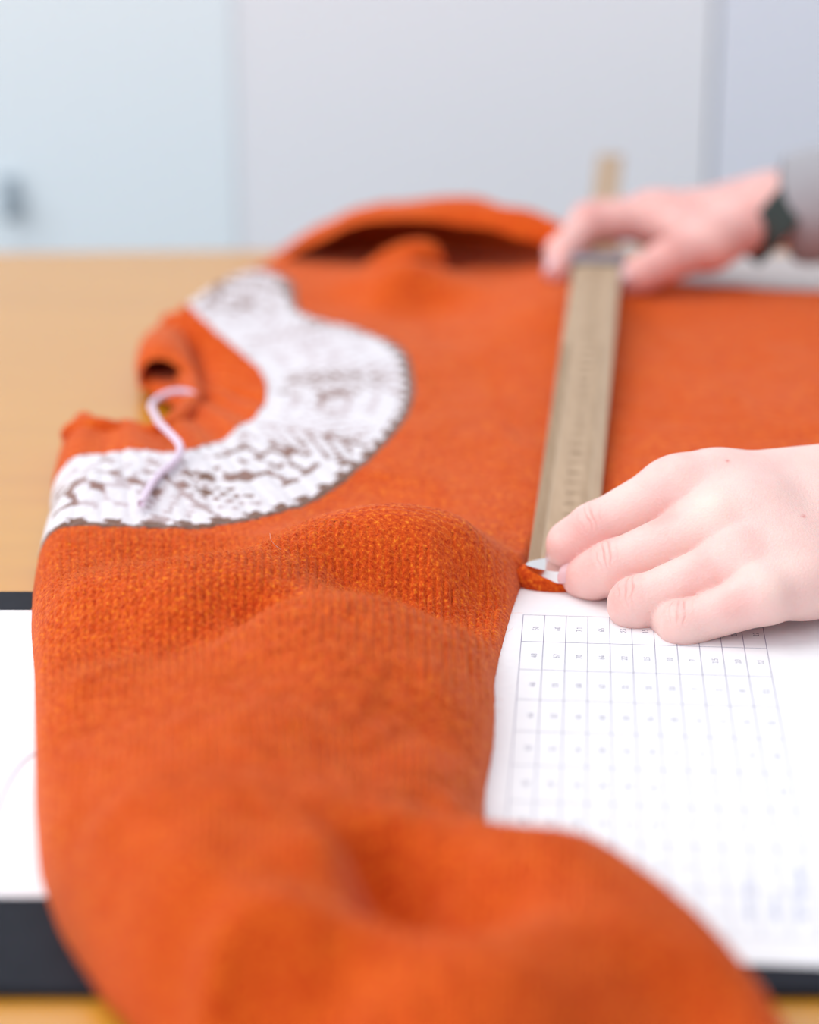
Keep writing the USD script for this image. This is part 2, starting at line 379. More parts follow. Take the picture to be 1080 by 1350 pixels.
# where the ruler lies: its near left corner, its direction, its frame
A0, A1 = at_depth(695, 746, 0.778), at_depth(757, 340, 1.11)
rd = A1 - A0; RL = np.linalg.norm(rd); rd /= RL
rx = np.cross(rd, [0, 0, 1]); rx /= np.linalg.norm(rx); rz = np.cross(rx, rd)
RW = 0.0230
RM = np.eye(4); RM[:3, 0], RM[:3, 1], RM[:3, 2], RM[:3, 3] = rx, rd, rz, A0


# ------------------------------------------------------------------ sweater
def curve(points, n=300, z=0.016):
    """A smooth plan curve through photograph points that lie at height z."""
    P = np.array([pt(a, b, z)[:2] for a, b in points])
    tck, _ = splprep(P.T, s=0, k=3)
    return np.array(splev(np.linspace(0, 1, n), tck)).T


edge = [(1900, 770, 0), (1300, 772, 0), (1080, 774, 0), (860, 776, 0), (740, 778, 0), (700, 776, 0), (688, 782, 0), (676, 820, 0), (660, 880, 0), (652, 915, 0), (654, 950, 0), (652, 1000, 0), (640, 1062, 0), (640, 1120, 0.004), (690, 1165, 0.004),
        (780, 1185, 0), (880, 1240, 0), (960, 1300, 0), (1020, 1370, 0), (1090, 1480, 0), (1180, 1640, 0), (1080, 1720, 0), (800, 1690, 0), (560, 1620, 0), (380, 1540, 0), (250, 1450, 0),
        (160, 1360, 0), (112, 1300, 0), (76, 1240, 0), (52, 1170, 0), (46, 1080, 0), (46, 980, 0), (45, 900, 0), (41, 840, 0), (43, 790, 0), (52, 740, 0), (66, 690, 0), (68, 650, 0), (78, 615, 0), (86, 590, 0), (92, 574, 0.006),
        (110, 568, 0.008), (150, 574, 0.01), (196, 572, 0.012), (226, 556, 0.013), (252, 534, 0.013), (262, 516, 0.010), (252, 492, 0.002), (222, 472, 0.0), (200, 468, 0.0), (200, 460, 0.0), (215, 450, 0.004), (262, 416, 0.004), (310, 386, 0.004), (362, 352, 0.004),
        (400, 340, 0.006), (470, 338, 0.004), (600, 336, 0.004), (740, 340, 0.006), (800, 372, 0.012), (830, 388, 0.012), (960, 388, 0.012), (1080, 388, 0.012), (1500, 388, 0.012), (1900, 388, 0.012)]
EP = np.array([pt(a, b, z)[:2] for a, b, z in edge])
# round the outline a little
dense = []
for k in range(len(EP)):
    a, b = EP[k], EP[(k + 1) % len(EP)]
    m_ = max(2, int(np.linalg.norm(b - a) / 0.004)); dense += [a + (b - a) * t for t in np.arange(m_) / m_]
dense = np.array(dense)
from scipy.ndimage import gaussian_filter1d
dense = gaussian_filter1d(dense, 1.3, axis=0, mode='wrap')
OUT = shapely.Polygon(dense).buffer(0)

ctrl = [  # photograph point and the height of the cloth there over the table
    # near sleeve
    (120, 720, .016), (230, 712, .015), (330, 705, .015), (500, 690, .014), (600, 690, .014), (680, 700, .010),
    (60, 745, .014), (100, 752, .015), (200, 755, .015), (280, 750, .015), (90, 782, .024), (160, 786, .027), (240, 796, .028), (330, 776, .029), (380, 742, .030), (428, 714, .031), (500, 720, .029), (570, 742, .024), (640, 724, .023), (680, 730, .012),
    (60, 830, .015), (150, 836, .0195), (250, 846, .0195), (340, 833, .019), (450, 766, .0205), (540, 780, .016), (620, 778, .013), (670, 775, .010),
    (100, 900, .019), (180, 900, .0215), (180, 960, .0275), (100, 1000, .023), (60, 960, .012), (350, 808, .0275), (310, 862, .032), (267, 945, .036), (200, 1010, .0365), (130, 1072, .034), (350, 880, .033), (436, 782, .029), (520, 797, .0245), (600, 830, .020), (650, 850, .013),
    (450, 870, .0345), (400, 950, .0365), (533, 884, .0295), (585, 899, .0265), (627, 912, .020), (520, 930, .0275), (600, 950, .021), (645, 960, .017),
    (300, 1010, .040), (400, 1030, .039), (480, 1000, .031), (550, 970, .0225), (590, 990, .019), (640, 1010, .0195),
    (520, 1046, .031), (560, 1034, .0275), (600, 1020, .024), (480, 1068, .0355), (445, 1060, .038), (635, 1050, .019),
    (90, 1100, .026), (180, 1100, .037), (280, 1100, .042), (370, 1100, .041), (425, 1100, .0385),
    (500, 1084, .035), (540, 1091, .0335), (600, 1097, .0335), (570, 1070, .0255), (620, 1075, .024),
    (640, 1104, .034), (700, 1112, .036), (760, 1124, .037), (830, 1164, .034), (900, 1208, .031), (970, 1266, .027),
    (515, 1150, .0250), (490, 1205, .0165), (515, 1210, .0160), (560, 1205, .0190), (600, 1195, .0245), (560, 1150, .0270), (640, 1170, .0300), (640, 1205, .0270), (510, 1285, .0125), (492, 1268, .0140), (560, 1280, .0170), (620, 1262, .0255),
    (452, 1112, .038), (452, 1150, .0355), (460, 1185, .0335), (380, 1150, .0395), (430, 1185, .0365), (472, 1212, .0330), (520, 1232, .0315), (573, 1242, .0320), (640, 1240, .034), (720, 1216, .037),
    (300, 1190, .0405), (200, 1180, .037), (120, 1180, .028), (800, 1225, .036), (880, 1275, .030), (960, 1320, .024), (400, 1240, .0375), (480, 1270, .0345),
    (150, 1255, .0265), (250, 1250, .0355), (330, 1290, .0290), (240, 1325, .0215), (330, 1340, .0200), (430, 1330, .0250), (520, 1310, .034), (600, 1310, .037), (700, 1290, .037), (780, 1310, .031), (880, 1330, .024), (600, 1400, .030), (800, 1420, .020), (450, 1420, .020), (950, 1450, .018), (700, 1550, .016),
    # body
    (720, 768, .009), (760, 760, .009), (900, 740, .009), (1080, 740, .010), (1500, 740, .010), (1080, 620, .012), (900, 600, .012), (1400, 600, .012), (800, 560, .013), (1000, 480, .014), (1400, 480, .014), (820, 420, .018), (820, 395, .022), (1000, 400, .016), (1400, 395, .015),
    (600, 600, .014), (600, 500, .014), (600, 440, .014), (690, 560, .012), (700, 460, .017), (600, 650, .013), (680, 650, .011), (735, 400, .026), (735, 372, .027), (735, 348, .020),
    # shoulder by the far sleeve
    (420, 372, .016), (480, 390, .017), (560, 400, .015), (640, 400, .017), (500, 372, .024), (540, 352, .030), (570, 350, .028), (600, 360, .014), (640, 372, .015), (690, 370, .020), (600, 345, .010),
    # yoke and collar
    (300, 665, .016), (200, 670, .017), (100, 670, .018), (400, 620, .016), (500, 550, .018), (480, 480, .019), (420, 430, .020), (350, 380, .020), (300, 410, .019), (330, 460, .018), (345, 520, .017), (320, 570, .018), (230, 620, .019), (110, 630, .022), (80, 640, .016),
    (230, 450, .024), (200, 480, .024), (290, 490, .019), (290, 540, .017), (230, 580, .018), (150, 590, .020), (110, 585, .020)]
CP = np.array([np.append(pt(a, b, z)[:2], z) for a, b, z in ctrl])
BACK = [np.append(pt(a, b, z)[:2] + [dx, dy], z2) for a, b, z, dx, dy, z2 in
        ((700, 1112, .036, .004, .022, .027), (760, 1124, .037, .006, .022, .028), (830, 1164, .034, .008, .020, .025), (900, 1208, .031, .010, .018, .022), (970, 1266, .027, .010, .014, .018),
         (700, 1112, .036, .006, .036, .016), (760, 1124, .037, .010, .034, .016), (830, 1164, .034, .014, .030, .014))]
CP = np.vstack([CP, BACK])
GX, GY, GH = np.arange(-0.19, 0.52, 0.0025), np.arange(0.32, 1.32, 0.0025), 0.0025
gx, gy = np.meshgrid(GX, GY, indexing='ij')
rbf = RBFInterpolator(CP[:, :2] * 10, CP[:, 2], neighbors=28, kernel='thin_plate_spline', smoothing=0.0002)
BASE = np.clip(rbf(np.stack([gx.ravel(), gy.ravel()], 1) * 10).reshape(gx.shape), 0.007, 0.05)
BASE = gaussian_filter(BASE, 0.8)
FX, FY, FH = np.arange(-0.19, 0.52, 0.001), np.arange(0.32, 1.32, 0.001), 0.001
fx, fy = np.meshgrid(FX, FY, indexing='ij')
MASK = shapely.contains_xy(OUT, fx.ravel(), fy.ravel()).reshape(fx.shape)
ring_ = shapely.segmentize(OUT, 0.0008).exterior.coords
DIST = cKDTree(np.array(ring_)).query(np.stack([fx.ravel(), fy.ravel()], 1))[0].reshape(fx.shape) * np.where(MASK, 1, -1)
DIST = gaussian_filter(DIST, 0.8)


def sample(A, x, y, h, order=1):
    return map_coordinates(A, [(x + 0.19) / h, (y - 0.32) / h], order=order, mode='nearest')


YOUT = curve([(340, 352), (372, 360), (402, 408), (470, 432), (520, 452), (545, 495), (536, 548), (490, 598), (420, 645), (330, 676), (220, 690), (120, 690), (40, 690)], z=0.018)
YIN = curve([(236, 405), (262, 424), (300, 456), (338, 484), (352, 515), (338, 548), (300, 575), (240, 598), (150, 604), (90, 606), (30, 606)], z=0.018)
YPOLY = shapely.Polygon(np.vstack([YIN, YOUT[::-1]])).buffer(0)
COLLAR = shapely.Polygon(np.vstack([YIN, [[-0.19, YIN[-1, 1]], [-0.19, YIN[0, 1] + 0.05]]])).buffer(0)
ti, to = cKDTree(YIN), cKDTree(YOUT)
so = np.append(0, np.cumsum(np.linalg.norm(np.diff(YOUT, axis=0), axis=1)))
si = np.append(0, np.cumsum(np.linalg.norm(np.diff(YIN, axis=0), axis=1)))
SLEEVE_LINE = np.array([pt(a, b, z)[:2] for a, b, z in ((-60, 700, .02), (66, 694, .018), (200, 700, .016), (330, 705, .016), (440, 712, .028), (560, 738, .024), (640, 722, .02), (690, 735, .012), (700, 776, .0), (720, 900, 0))])
SLEEVE = shapely.Polygon(np.vstack([SLEEVE_LINE, [[0.3, 0.60], [0.3, 0.3], [-0.3, 0.3]]])).buffer(0)
FAR = shapely.Polygon(np.array([pt(a, b, z)[:2] for a, b, z in ((380, 380, .016), (470, 405, .016), (600, 405, .016), (735, 385, .024), (760, 300, .0), (560, 280, 0), (340, 300, 0), (366, 352, .012))])).buffer(0)


def soft(region, blur):
    return gaussian_filter(shapely.contains_xy(region, fx.ravel(), fy.ravel()).reshape(fx.shape).astype(np.float32), blur)


W_SLEEVE, W_YOKE, W_COLLAR = soft(SLEEVE, 5), soft(YPOLY, 1.0), soft(COLLAR.difference(YPOLY), 1.0)


def stitches(x, y):
    """Height of the knit: columns of V shaped stitches, along the sleeve, along the body, round the yoke, ribs on the collar."""
    nz = lambda s, k: meshkit.noise(np.stack([x * s, y * s, 0 * x], -1), k) - 0.5
    D = y * CT + (H - 0.02) * ST

    def knit(u, v):
        a = u - np.floor(u); c = np.abs(a - 0.5)
        return (np.sin(np.pi * a) ** 0.45) * (0.70 + 0.30 * (0.5 + 0.5 * np.cos(2 * np.pi * (v + 1.1 * c)))) - 0.25 * np.exp(-(c / 0.08) ** 2) - 0.6
    k = np.where(nz(250, 12) > -9, 1, 1)
    sl = 0.0019 * knit((x / D) * 3000 / 11.2 + 0.55 * nz(40, 1) + 0.14 * nz(170, 11), y / 0.0026 + 0.8 * nz(120, 2)) * (0.55 + 1.0 * (nz(260, 8) + 0.5))
    bo = 0.0008 * knit(y / 0.0030 + 0.5 * nz(40, 3), x / 0.0025 + 0.5 * nz(120, 4))
    q = np.hypot(x + 0.135, (y - 0.985) * 0.9); an = np.arctan2(y - 0.985, x + 0.135)
    yo = 0.0011 * knit(an * 22 + 0.3 * nz(40, 5), q / 0.0034)
    co = 0.0013 * np.sin(an * 40)
    ws, wy, wc = (sample(A, x, y, FH) for A in (W_SLEEVE, W_YOKE, W_COLLAR))
    return ((sl * ws + bo * (1 - ws)) * (1 - wy) + yo * wy) * (1 - wc) + co * wc + 0.0005 * nz(800, 9)


def height(x, y):
    b = sample(BASE, x, y, GH, 3) + 0.0018 * (meshkit.fbm(np.stack([x * 55, y * 55, 0 * x], -1), 3, 5) - 0.5)
    d = sample(DIST, x, y, FH)
    r = np.clip(b * 0.75, 0.005, 0.020)
    t = np.clip(d / r, 0, 1)
    z = b * np.sqrt(np.clip(1 - (1 - t) ** 2, 0, 1)) + stitches(x, y) * np.clip(d / 0.004, 0, 1)
    rel = np.stack([x - A0[0], y - A0[1]], -1)
    lx, ly = rel @ rx[:2] / (rx[:2] @ rx[:2]), rel @ rd[:2] / (rd[:2] @ rd[:2])
    low = A0[2] - TZ + rd[2] * np.clip(ly, 0, RL) - 0.0044
    side = np.maximum(np.maximum(-lx, lx - RW), np.maximum(-ly - .004, ly - RL)); w = np.clip(side / 0.007, 0, 1)
    z = np.where(w < 1, np.minimum(z, low + w * w * 0.03), z)
    return np.maximum(z, 0.0005), d


sweater = thing('sweater', 'orange knitted sweater with white and brown patterned yoke laid flat on the table', 'sweater', (0.02, 0.8, TZ))


def cloth(name, region, step, box, material, label=None, attr=None, minus=None, sink=None):
    xs, ys = np.arange(box[0], box[1], step), np.arange(box[2], box[3], step)
    x, y = np.meshgrid(xs, ys, indexing='ij')
    z, d = height(x, y)
    cx, cy = (x[:-1, :-1] + step / 2), (y[:-1, :-1] + step / 2)
    keep = sample(DIST, cx, cy, FH) > 0
    ins = shapely.contains_xy(region, cx[keep], cy[keep])
    if minus is not None:
        for q in minus: ins &= ~shapely.contains_xy(q, cx[keep], cy[keep])
    k2 = np.zeros_like(keep); k2[keep] = ins
    # pull the loose outer vertices back onto the outline
    gx_, gy_ = np.gradient(sample(DIST, x, y, FH), step); gl = np.sqrt(gx_ ** 2 + gy_ ** 2) + 1e-9
    push = np.clip(-d, 0, step * 1.5); x2, y2 = x + push * gx_ / gl, y + push * gy_ / gl
    if sink is not None:
        for q in sink: z = z - 0.0007 * shapely.contains_xy(q, x.ravel(), y.ravel()).reshape(x.shape)
    P = np.stack([x2, y2, z + TZ + 0.0005], -1)
    mesh, ids = grid_mesh(P, k2)
    if mesh.face_normals[:, 2].mean() < 0: mesh.invert()
    a = attr(x.ravel()[ids], y.ravel()[ids]) if attr else None
    return obj(name, mesh, material, sweater, smooth=True, label=label, attr=a), mesh


ALL = shapely.box(-1, -1, 2, 3)
cloth('body', ALL, 0.001, (-0.18, 0.50, 0.70, 1.31), m_orange, minus=[SLEEVE, YPOLY.buffer(-.003), COLLAR.buffer(-.003)], sink=[YPOLY, COLLAR])
_, sleeve_mesh = cloth('sleeve', SLEEVE.buffer(0.0015), 0.00055, (-0.16, 0.22, 0.34, 0.88), m_orange)


def chart_of(x, y):
    """Which yarn each stitch of the yoke has: rows run from the collar out, the motif repeats along the curve."""
    q = np.stack([x, y], 1)
    di, ii = ti.query(q); do, io = to.query(q)
    t = di / (di + do)
    s = (1 - t) * si[ii] / si[-1] + t * so[io] / so[-1]
    row, col = np.floor(t * 22).astype(int), np.floor(s * 150).astype(int)
    k = col % 30; c = np.abs(k - 8); alt = np.abs(k - 22)
    yarn = np.zeros(len(x))
    yarn[(row >= 4) & (row <= 18) & (c <= 7) & (c >= 1) & ((row - c) % 3 == 0)] = 0.85
    yarn[(c == 0) & (row >= 2) & (row <= 19)] = 0.9
    hx, hy = (alt + 2.0) / 4.0, (row - 4) / 4.0
    hx = hx + 0.5 * (np.floor(hy) % 2)
    cell = np.maximum(np.abs(hx - np.floor(hx) - 0.5) * 4.0, np.abs(hy - np.floor(hy) - 0.5) * 4.0)
    yarn[(cell > 1.45) & (meshkit.noise(np.stack([row * .9, col * .9, 0 * row], -1), 3) > 0.3) & (alt <= 6) & (row >= 4) & (row <= 17) & (alt + np.abs(row - 10) * 0.6 < 8)] = 0.8
    yarn[(np.abs(alt - 6) + np.abs(row - 10.5) < 2.1)] = 0.75
    yarn[(np.abs(row - 19) + np.abs(k - 15) <= 1) | (np.abs(row - 2) + np.abs(k - 15) <= 1)] = 0.9
    yarn[(row <= 0) & (col % 3 == 0)] = 0.6
    yarn[(row == 3) & (col % 4 == 1)] = 0.6
    yarn[(row == 21) | ((row == 20) & (col % 4 < 2))] = 1.0
    yarn[(s > 0.80) & (row >= 7) & (row <= 13) & ((col // 2 + row // 2) % 4 == 0)] = 1.0
    pale = meshkit.noise(np.stack([x * 30, y * 30, 0 * x], -1), 21)
    yarn = np.where((yarn > 0) & (row < 20), np.clip(yarn - 0.75 * np.clip((pale - 0.40) * 4, 0, 0.5), 0.43, 1), yarn)
    return yarn


cloth('yoke', YPOLY, 0.0008, (-0.17, 0.06, 0.70, 1.27), m_yoke, 'white and brown patterned yoke', lambda x, y: {'yarn': chart_of(x, y)})
cloth('collar', COLLAR, 0.001, (-0.17, 0.0, 0.82, 1.25), m_orange, 'ribbed collar', minus=[YPOLY])


def hood(path, back, n=90, m=26, th=0.004, ruffle=0.0, drop=0.006, seed=1, curl=0.55, shift=0.0):
    """A fold of cloth that rises from the table at the back, arches over and ends in a rolled lip towards the front."""
    P = np.array([at_depth(*a) for a in path]); B = np.array(back)
    t = np.linspace(0, 1, n)
    tck, _ = splprep(P.T, s=0, k=3); L = np.array(splev(t, tck)).T
    bk = np.interp(t, np.linspace(0, 1, len(B)), B)
    G = np.empty((n, m, 3))
    for j in range(m):
        u = j / (m - 1)                       # 0 the lip, 1 the foot at the back
        a = -curl + u * (math.pi / 2 + curl + 0.2)
        zc = (L[:, 2] - TZ)
        y = L[:, 1] + bk * (0.30 + np.sin(a)) / 1.3
        z = TZ + zc * np.cos(np.clip(a, -1, math.pi / 2 - 0.01)) + 0.001
        if a < 0: z = z - np.interp(t, np.linspace(0, 1, np.size(drop)), np.atleast_1d(drop)) * (a / curl) ** 2
        G[:, j] = np.stack([L[:, 0] + shift * u, y, np.maximum(z, TZ + 0.002)], 1)
    w = meshkit.fbm(G.reshape(-1, 3) * 38, 3, seed).reshape(n, m) - 0.5
    G[..., 2] += ruffle * w; G[..., 1] += ruffle * 1.4 * w[..., ::-1]
    G[..., 2] = np.maximum(G[..., 2], TZ + 0.002)
    s = shell(G, th)
    return s


far = hood([(358, 356, 1.225), (385, 335, 1.20), (430, 311, 1.185), (490, 293, 1.175), (550, 287, 1.172), (605, 283, 1.17), (660, 287, 1.165), (720, 302, 1.155), (752, 322, 1.15)], [0.03, 0.06, 0.075, 0.085, 0.085, 0.075, 0.05], ruffle=0.007, curl=0.22, drop=[.001, .001, .001, .002, .006, .010, .010])
obj('sleeve', far, m_orange, sweater, smooth=True)
tongue = hood([(452, 392, 1.16), (480, 366, 1.165), (515, 340, 1.17), (550, 328, 1.172), (572, 332, 1.175), (584, 352, 1.178)], [0.03, 0.03, 0.035, 0.03, 0.02], n=50, m=16, ruffle=0.003, seed=4, curl=0.4, drop=0.003)
obj('fold', tongue, m_orange, sweater, smooth=True)
roll = hood([(186, 512, 0.992), (182, 497, 0.990), (189, 484, 0.988), (205, 477, 0.986), (224, 482, 0.984), (243, 497, 0.980), (262, 516, 0.972)], [0.07, 0.08, 0.095, 0.095, 0.075, 0.05, 0.02], n=60, m=22, th=0.0045, ruffle=0.002, drop=0.001, seed=7, curl=0.2, shift=-0.0085)
obj('collar_edge', roll, m_orange, sweater, smooth=True)
lip = np.array([pt(181, 501, .009), pt(196, 508, .009), pt(214, 518, .009), pt(236, 530, .010), pt(262, 534, .012)])
uu = np.linspace(0, 1, 24)
lipc = np.array(splev(np.linspace(0, 1, 30), splprep(lip.T, s=0, k=3)[0])).T
flap = np.stack([lipc + np.stack([-0.007 * q * np.ones(30), 0.075 * q * np.ones(30), -0.004 * q * np.ones(30)], 1) - [0, 0, 0.003 * (q < .05)] for q in uu], 1)
obj('collar_back', shell(flap, 0.0045), m_orange, sweater, smooth=True)
rim = [pt(92, 577, .012), pt(104, 567, .018), pt(130, 566, .019), pt(165, 572, .017), pt(200, 572, .017), pt(230, 556, .018), pt(252, 532, .018), pt(254, 512, .019), pt(240, 500, .019)]
obj('collar_edge', tube(rim, [.003, .0045, .005, .0042, .004, .004, .004, .004, .003], 14), m_orange, sweater, smooth=True)
yarn = [pt(186, 664, .021), pt(196, 645, .0215), pt(214, 622, .022), pt(234, 603, .0225), pt(238, 592, .024), pt(228, 575, .026), pt(209, 556, .024), pt(201, 541, .022), pt(206, 527, .021), pt(224, 518, .022), pt(246, 517, .022), pt(258, 524, .020)]
obj('yarn_tail', tube(yarn, 0.0014, 10), m_lilac, sweater, smooth=True, label='loose lilac yarn end')
# the narrow orange seam that shows under the ruler's tip
seam = [pt(684, 756, .007), pt(700, 763, .006), pt(722, 768, .0055), pt(750, 770, .005), pt(800, 772, .005)]
obj('seam_edge', tube(seam, [.004, .0045, .0042, .004, .004], 14, 14), m_orange, sweater, smooth=True)

# fibres that stand off the wool where the lens is sharp
rng = np.random.default_rng(11)
areas = sleeve_mesh.area_faces.copy(); cen = sleeve_mesh.triangles_center
areas[(cen[:, 1] < 0.575)] = 0
pick = rng.choice(len(areas), 70000, p=areas / areas.sum())
w = rng.dirichlet((1, 1, 1), len(pick))
root = (sleeve_mesh.triangles[pick] * w[..., None]).sum(1)
nrm = sleeve_mesh.face_normals[pick]
side = rng.normal(size=nrm.shape); side -= nrm * (side * nrm).sum(1, keepdims=True); side /= np.linalg.norm(side, axis=1, keepdims=True)
side2 = np.cross(nrm, side)
ln = rng.gamma(3.0, 0.0007, len(pick))[:, None]
lift = rng.uniform(0.15, 0.75, (len(pick), 1)); bend = rng.uniform(-0.6, 0.6, (len(pick), 1))
S = np.stack([root + ln * (t * side + lift * (t - 0.6 * t * t) * nrm + bend * t * t * side2) for t in (0, 0.33, 0.66, 1.0)], 1)
curves('fuzz', S, 0.00007, m_fuzz, sweater)
stray = np.array([[pt(375, 735, .027), pt(371, 726, .030), pt(362, 718, .033), pt(357, 711, .036), pt(356, 703, .038)]])
curves('stray_fibre', stray, 0.00035, m_pale_fibre, sweater)

# ------------------------------------------------------------------ ruler
rl = thing('ruler', 'wooden measuring ruler with metal tip laid across the orange sweater', 'ruler', pt(735, 748, 0.01))
def prism(profile, y0, y1):
    """An (x, z) outline drawn out along y."""
    m = trimesh.creation.extrude_polygon(shapely.Polygon(profile), y1 - y0, engine='earcut')
    m.apply_transform(np.array([[1, 0, 0, 0], [0, 0, 1, y0], [0, 1, 0, 0], [0, 0, 0, 1.0]]))
    if m.volume < 0: m.invert()
    return m


def put(m): m.apply_transform(RM); return m


blade = [(0, -.0014), (0, -.0009), (.0045, 0), (RW - .0035, 0), (RW, -.0007), (RW, -.0026), (RW - .002, -.0032), (.002, -.0032)]
obj('blade', put(prism(blade, 0, RL)), m_rule, rl)
ext_z = -0.0006
obj('extension', put(rbox((0.0145, 0.235, 0.0022), 0.0005, (RW / 2, RL + 0.09, ext_z - 0.0012))), m_rule, rl)
# two hairlines along the wood and metal edging
for x0, x1 in ((.0044, .0049), (RW - .0042, RW - .0037)):
    obj('groove', put(trimesh.creation.box((x1 - x0, RL - .006, .00006), trimesh.transformations.translation_matrix(((x0 + x1) / 2, RL / 2, .00002)))), m_rule_edge, rl)
ticks, marks = [], []
for k in range(1, int(RL * 1000) - 8):
    if k > 230 and k % 5: continue
    l_ = 0.0040 if k % 10 == 0 else 0.0033 if k % 5 == 0 else 0.0024
    for x0, sgn in ((0.0049, 1), (RW - 0.0043, -1)):
        if sgn < 0 and k % 2 == 0: ticks.append(trimesh.creation.box((l_, 0.00013, .00006), trimesh.transformations.translation_matrix((x0 + sgn * l_ / 2, 0.006 + k * 0.001, .00004))))
        if sgn > 0: 
            t = trimesh.creation.box((0.0042, 0.00016, .00006), trimesh.transformations.rotation_matrix(-math.atan2(.0009, .0045), [0, 1, 0])); t.apply_translation((0.0023, 0.006 + k * 0.001, -.0004)); ticks.append(t)
for k in range(1, int(RL * 100) - 1):
    t = meshkit.text_mesh(str(k), 0.0026, 0.00006); t.apply_translation(-t.bounds.mean(0)); t.apply_transform(trimesh.transformations.rotation_matrix(math.pi / 2, [0, 0, 1])); t.apply_translation((0.0112, 0.006 + k * 0.01, .00004)); marks.append(t)
    t = meshkit.text_mesh(str(k), 0.0020, 0.00006); t.apply_translation(-t.bounds.mean(0)); t.apply_transform(trimesh.transformations.rotation_matrix(math.pi / 2, [0, 0, 1])); t.apply_translation((RW - 0.0098, 0.006 + k * 0.01, .00004)); marks.append(t)
obj('tick_marks', put(trimesh.util.concatenate(ticks)), m_ink, rl, kind='stuff')
obj('printed_numbers', put(trimesh.util.concatenate(marks)), m_ink, rl, kind='stuff')
# rounded chrome tip over the near end, grey clasp at the joint with the extension
xs_ = np.linspace(0, 1, 28)
plan = [(-.0004 + (RW + .0008) * q, -.0006 - .0048 * math.sin(math.pi * q) ** .8) for q in xs_] + [(-.0004 + (RW + .0008) * q, .0004 + .0062 * math.sin(math.pi * q) ** .7) for q in xs_[::-1]]
front = [(-.001, .0007), (RW + .001, .0007)] + [(-.001 + (RW + .002) * q, -.0008 - .0028 * math.sin(math.pi * q) ** .6) for q in xs_[::-1]]
c1 = trimesh.creation.extrude_polygon(shapely.Polygon(plan).buffer(0), 0.02, engine='earcut'); c1.apply_translation((0, 0, -.01))
cap = trimesh.boolean.intersection([c1, prism(front, -.02, .02)], engine='manifold')
obj('metal_tip', put(cap), m_chrome, rl, label='rounded chrome tip', smooth=25)
clasp = rbox((RW + .003, 0.012, 0.0075), 0.0012, (RW / 2, RL - .004, -.0008))
obj('clasp', put(clasp), m_grey_metal, rl, label='dark grey metal clasp', smooth=35)

# ------------------------------------------------------------------ the person's hands
def capsule(p, a, b, ra, rb):
    ab = b - a; t = np.clip(((p - a) @ ab) / (ab @ ab + 1e-12), 0, 1)
    return np.sqrt(((p - a - t[:, None] * ab) ** 2).sum(1)) - (ra + (rb - ra) * t)


def smin(a, b, k):
    h = np.clip(k - np.abs(a - b), 0, None) / k
    return np.minimum(a, b) - h * h * k * 0.25


def hand_field(fingers, palm, kp=0.011, kf=0.0035, kb=0.0007):
    """fingers: chains of (point, radius), the first at the knuckle; palm: capsules (a, b, ra, rb)."""
    def f(p):
        p = np.asarray(p, np.float64)
        d = None
        for a, b, ra, rb in palm:
            c = capsule(p, a, b, ra, rb); d = c if d is None else smin(d, c, kp)
        e = None
        for ch in fingers:
            c = None
            for (a, ra), (b, rb) in zip(ch[:-1], ch[1:]):
                q = capsule(p, a, b, ra, rb); c = q if c is None else smin(c, q, 0.004)
            e = c if e is None else smin(e, c, kb)
        return smin(d, e, kf)
    return f


def nail(tip, base, r, up, side=None):
    """A fingernail on the last joint: a thin curved plate on the dorsal side."""
    ax = tip - base; ax /= np.linalg.norm(ax)
    n = up - ax * (up @ ax); n /= np.linalg.norm(n); s = np.cross(ax, n)
    u, v = np.meshgrid(np.linspace(-1, 1, 17), np.linspace(-1, 1, 17), indexing='ij')
    a = u * 0.80
    l = r * 0.95
    rr = r * 1.015
    e = np.sqrt(np.clip(1 - np.abs(v) ** 4, 0, 1)) * 0.6 + 0.4
    P = tip + ax * (r * 0.10 + (v * l * 0.78)[..., None] * 0) + (v * l * 0.78)[..., None] * ax + rr * (np.sin(a * e)[..., None] * s + np.cos(a * e)[..., None] * n * (1 - 0.10 * np.clip(v, 0, 1)[..., None] ** 2))
    return shell(P, 0.0007)


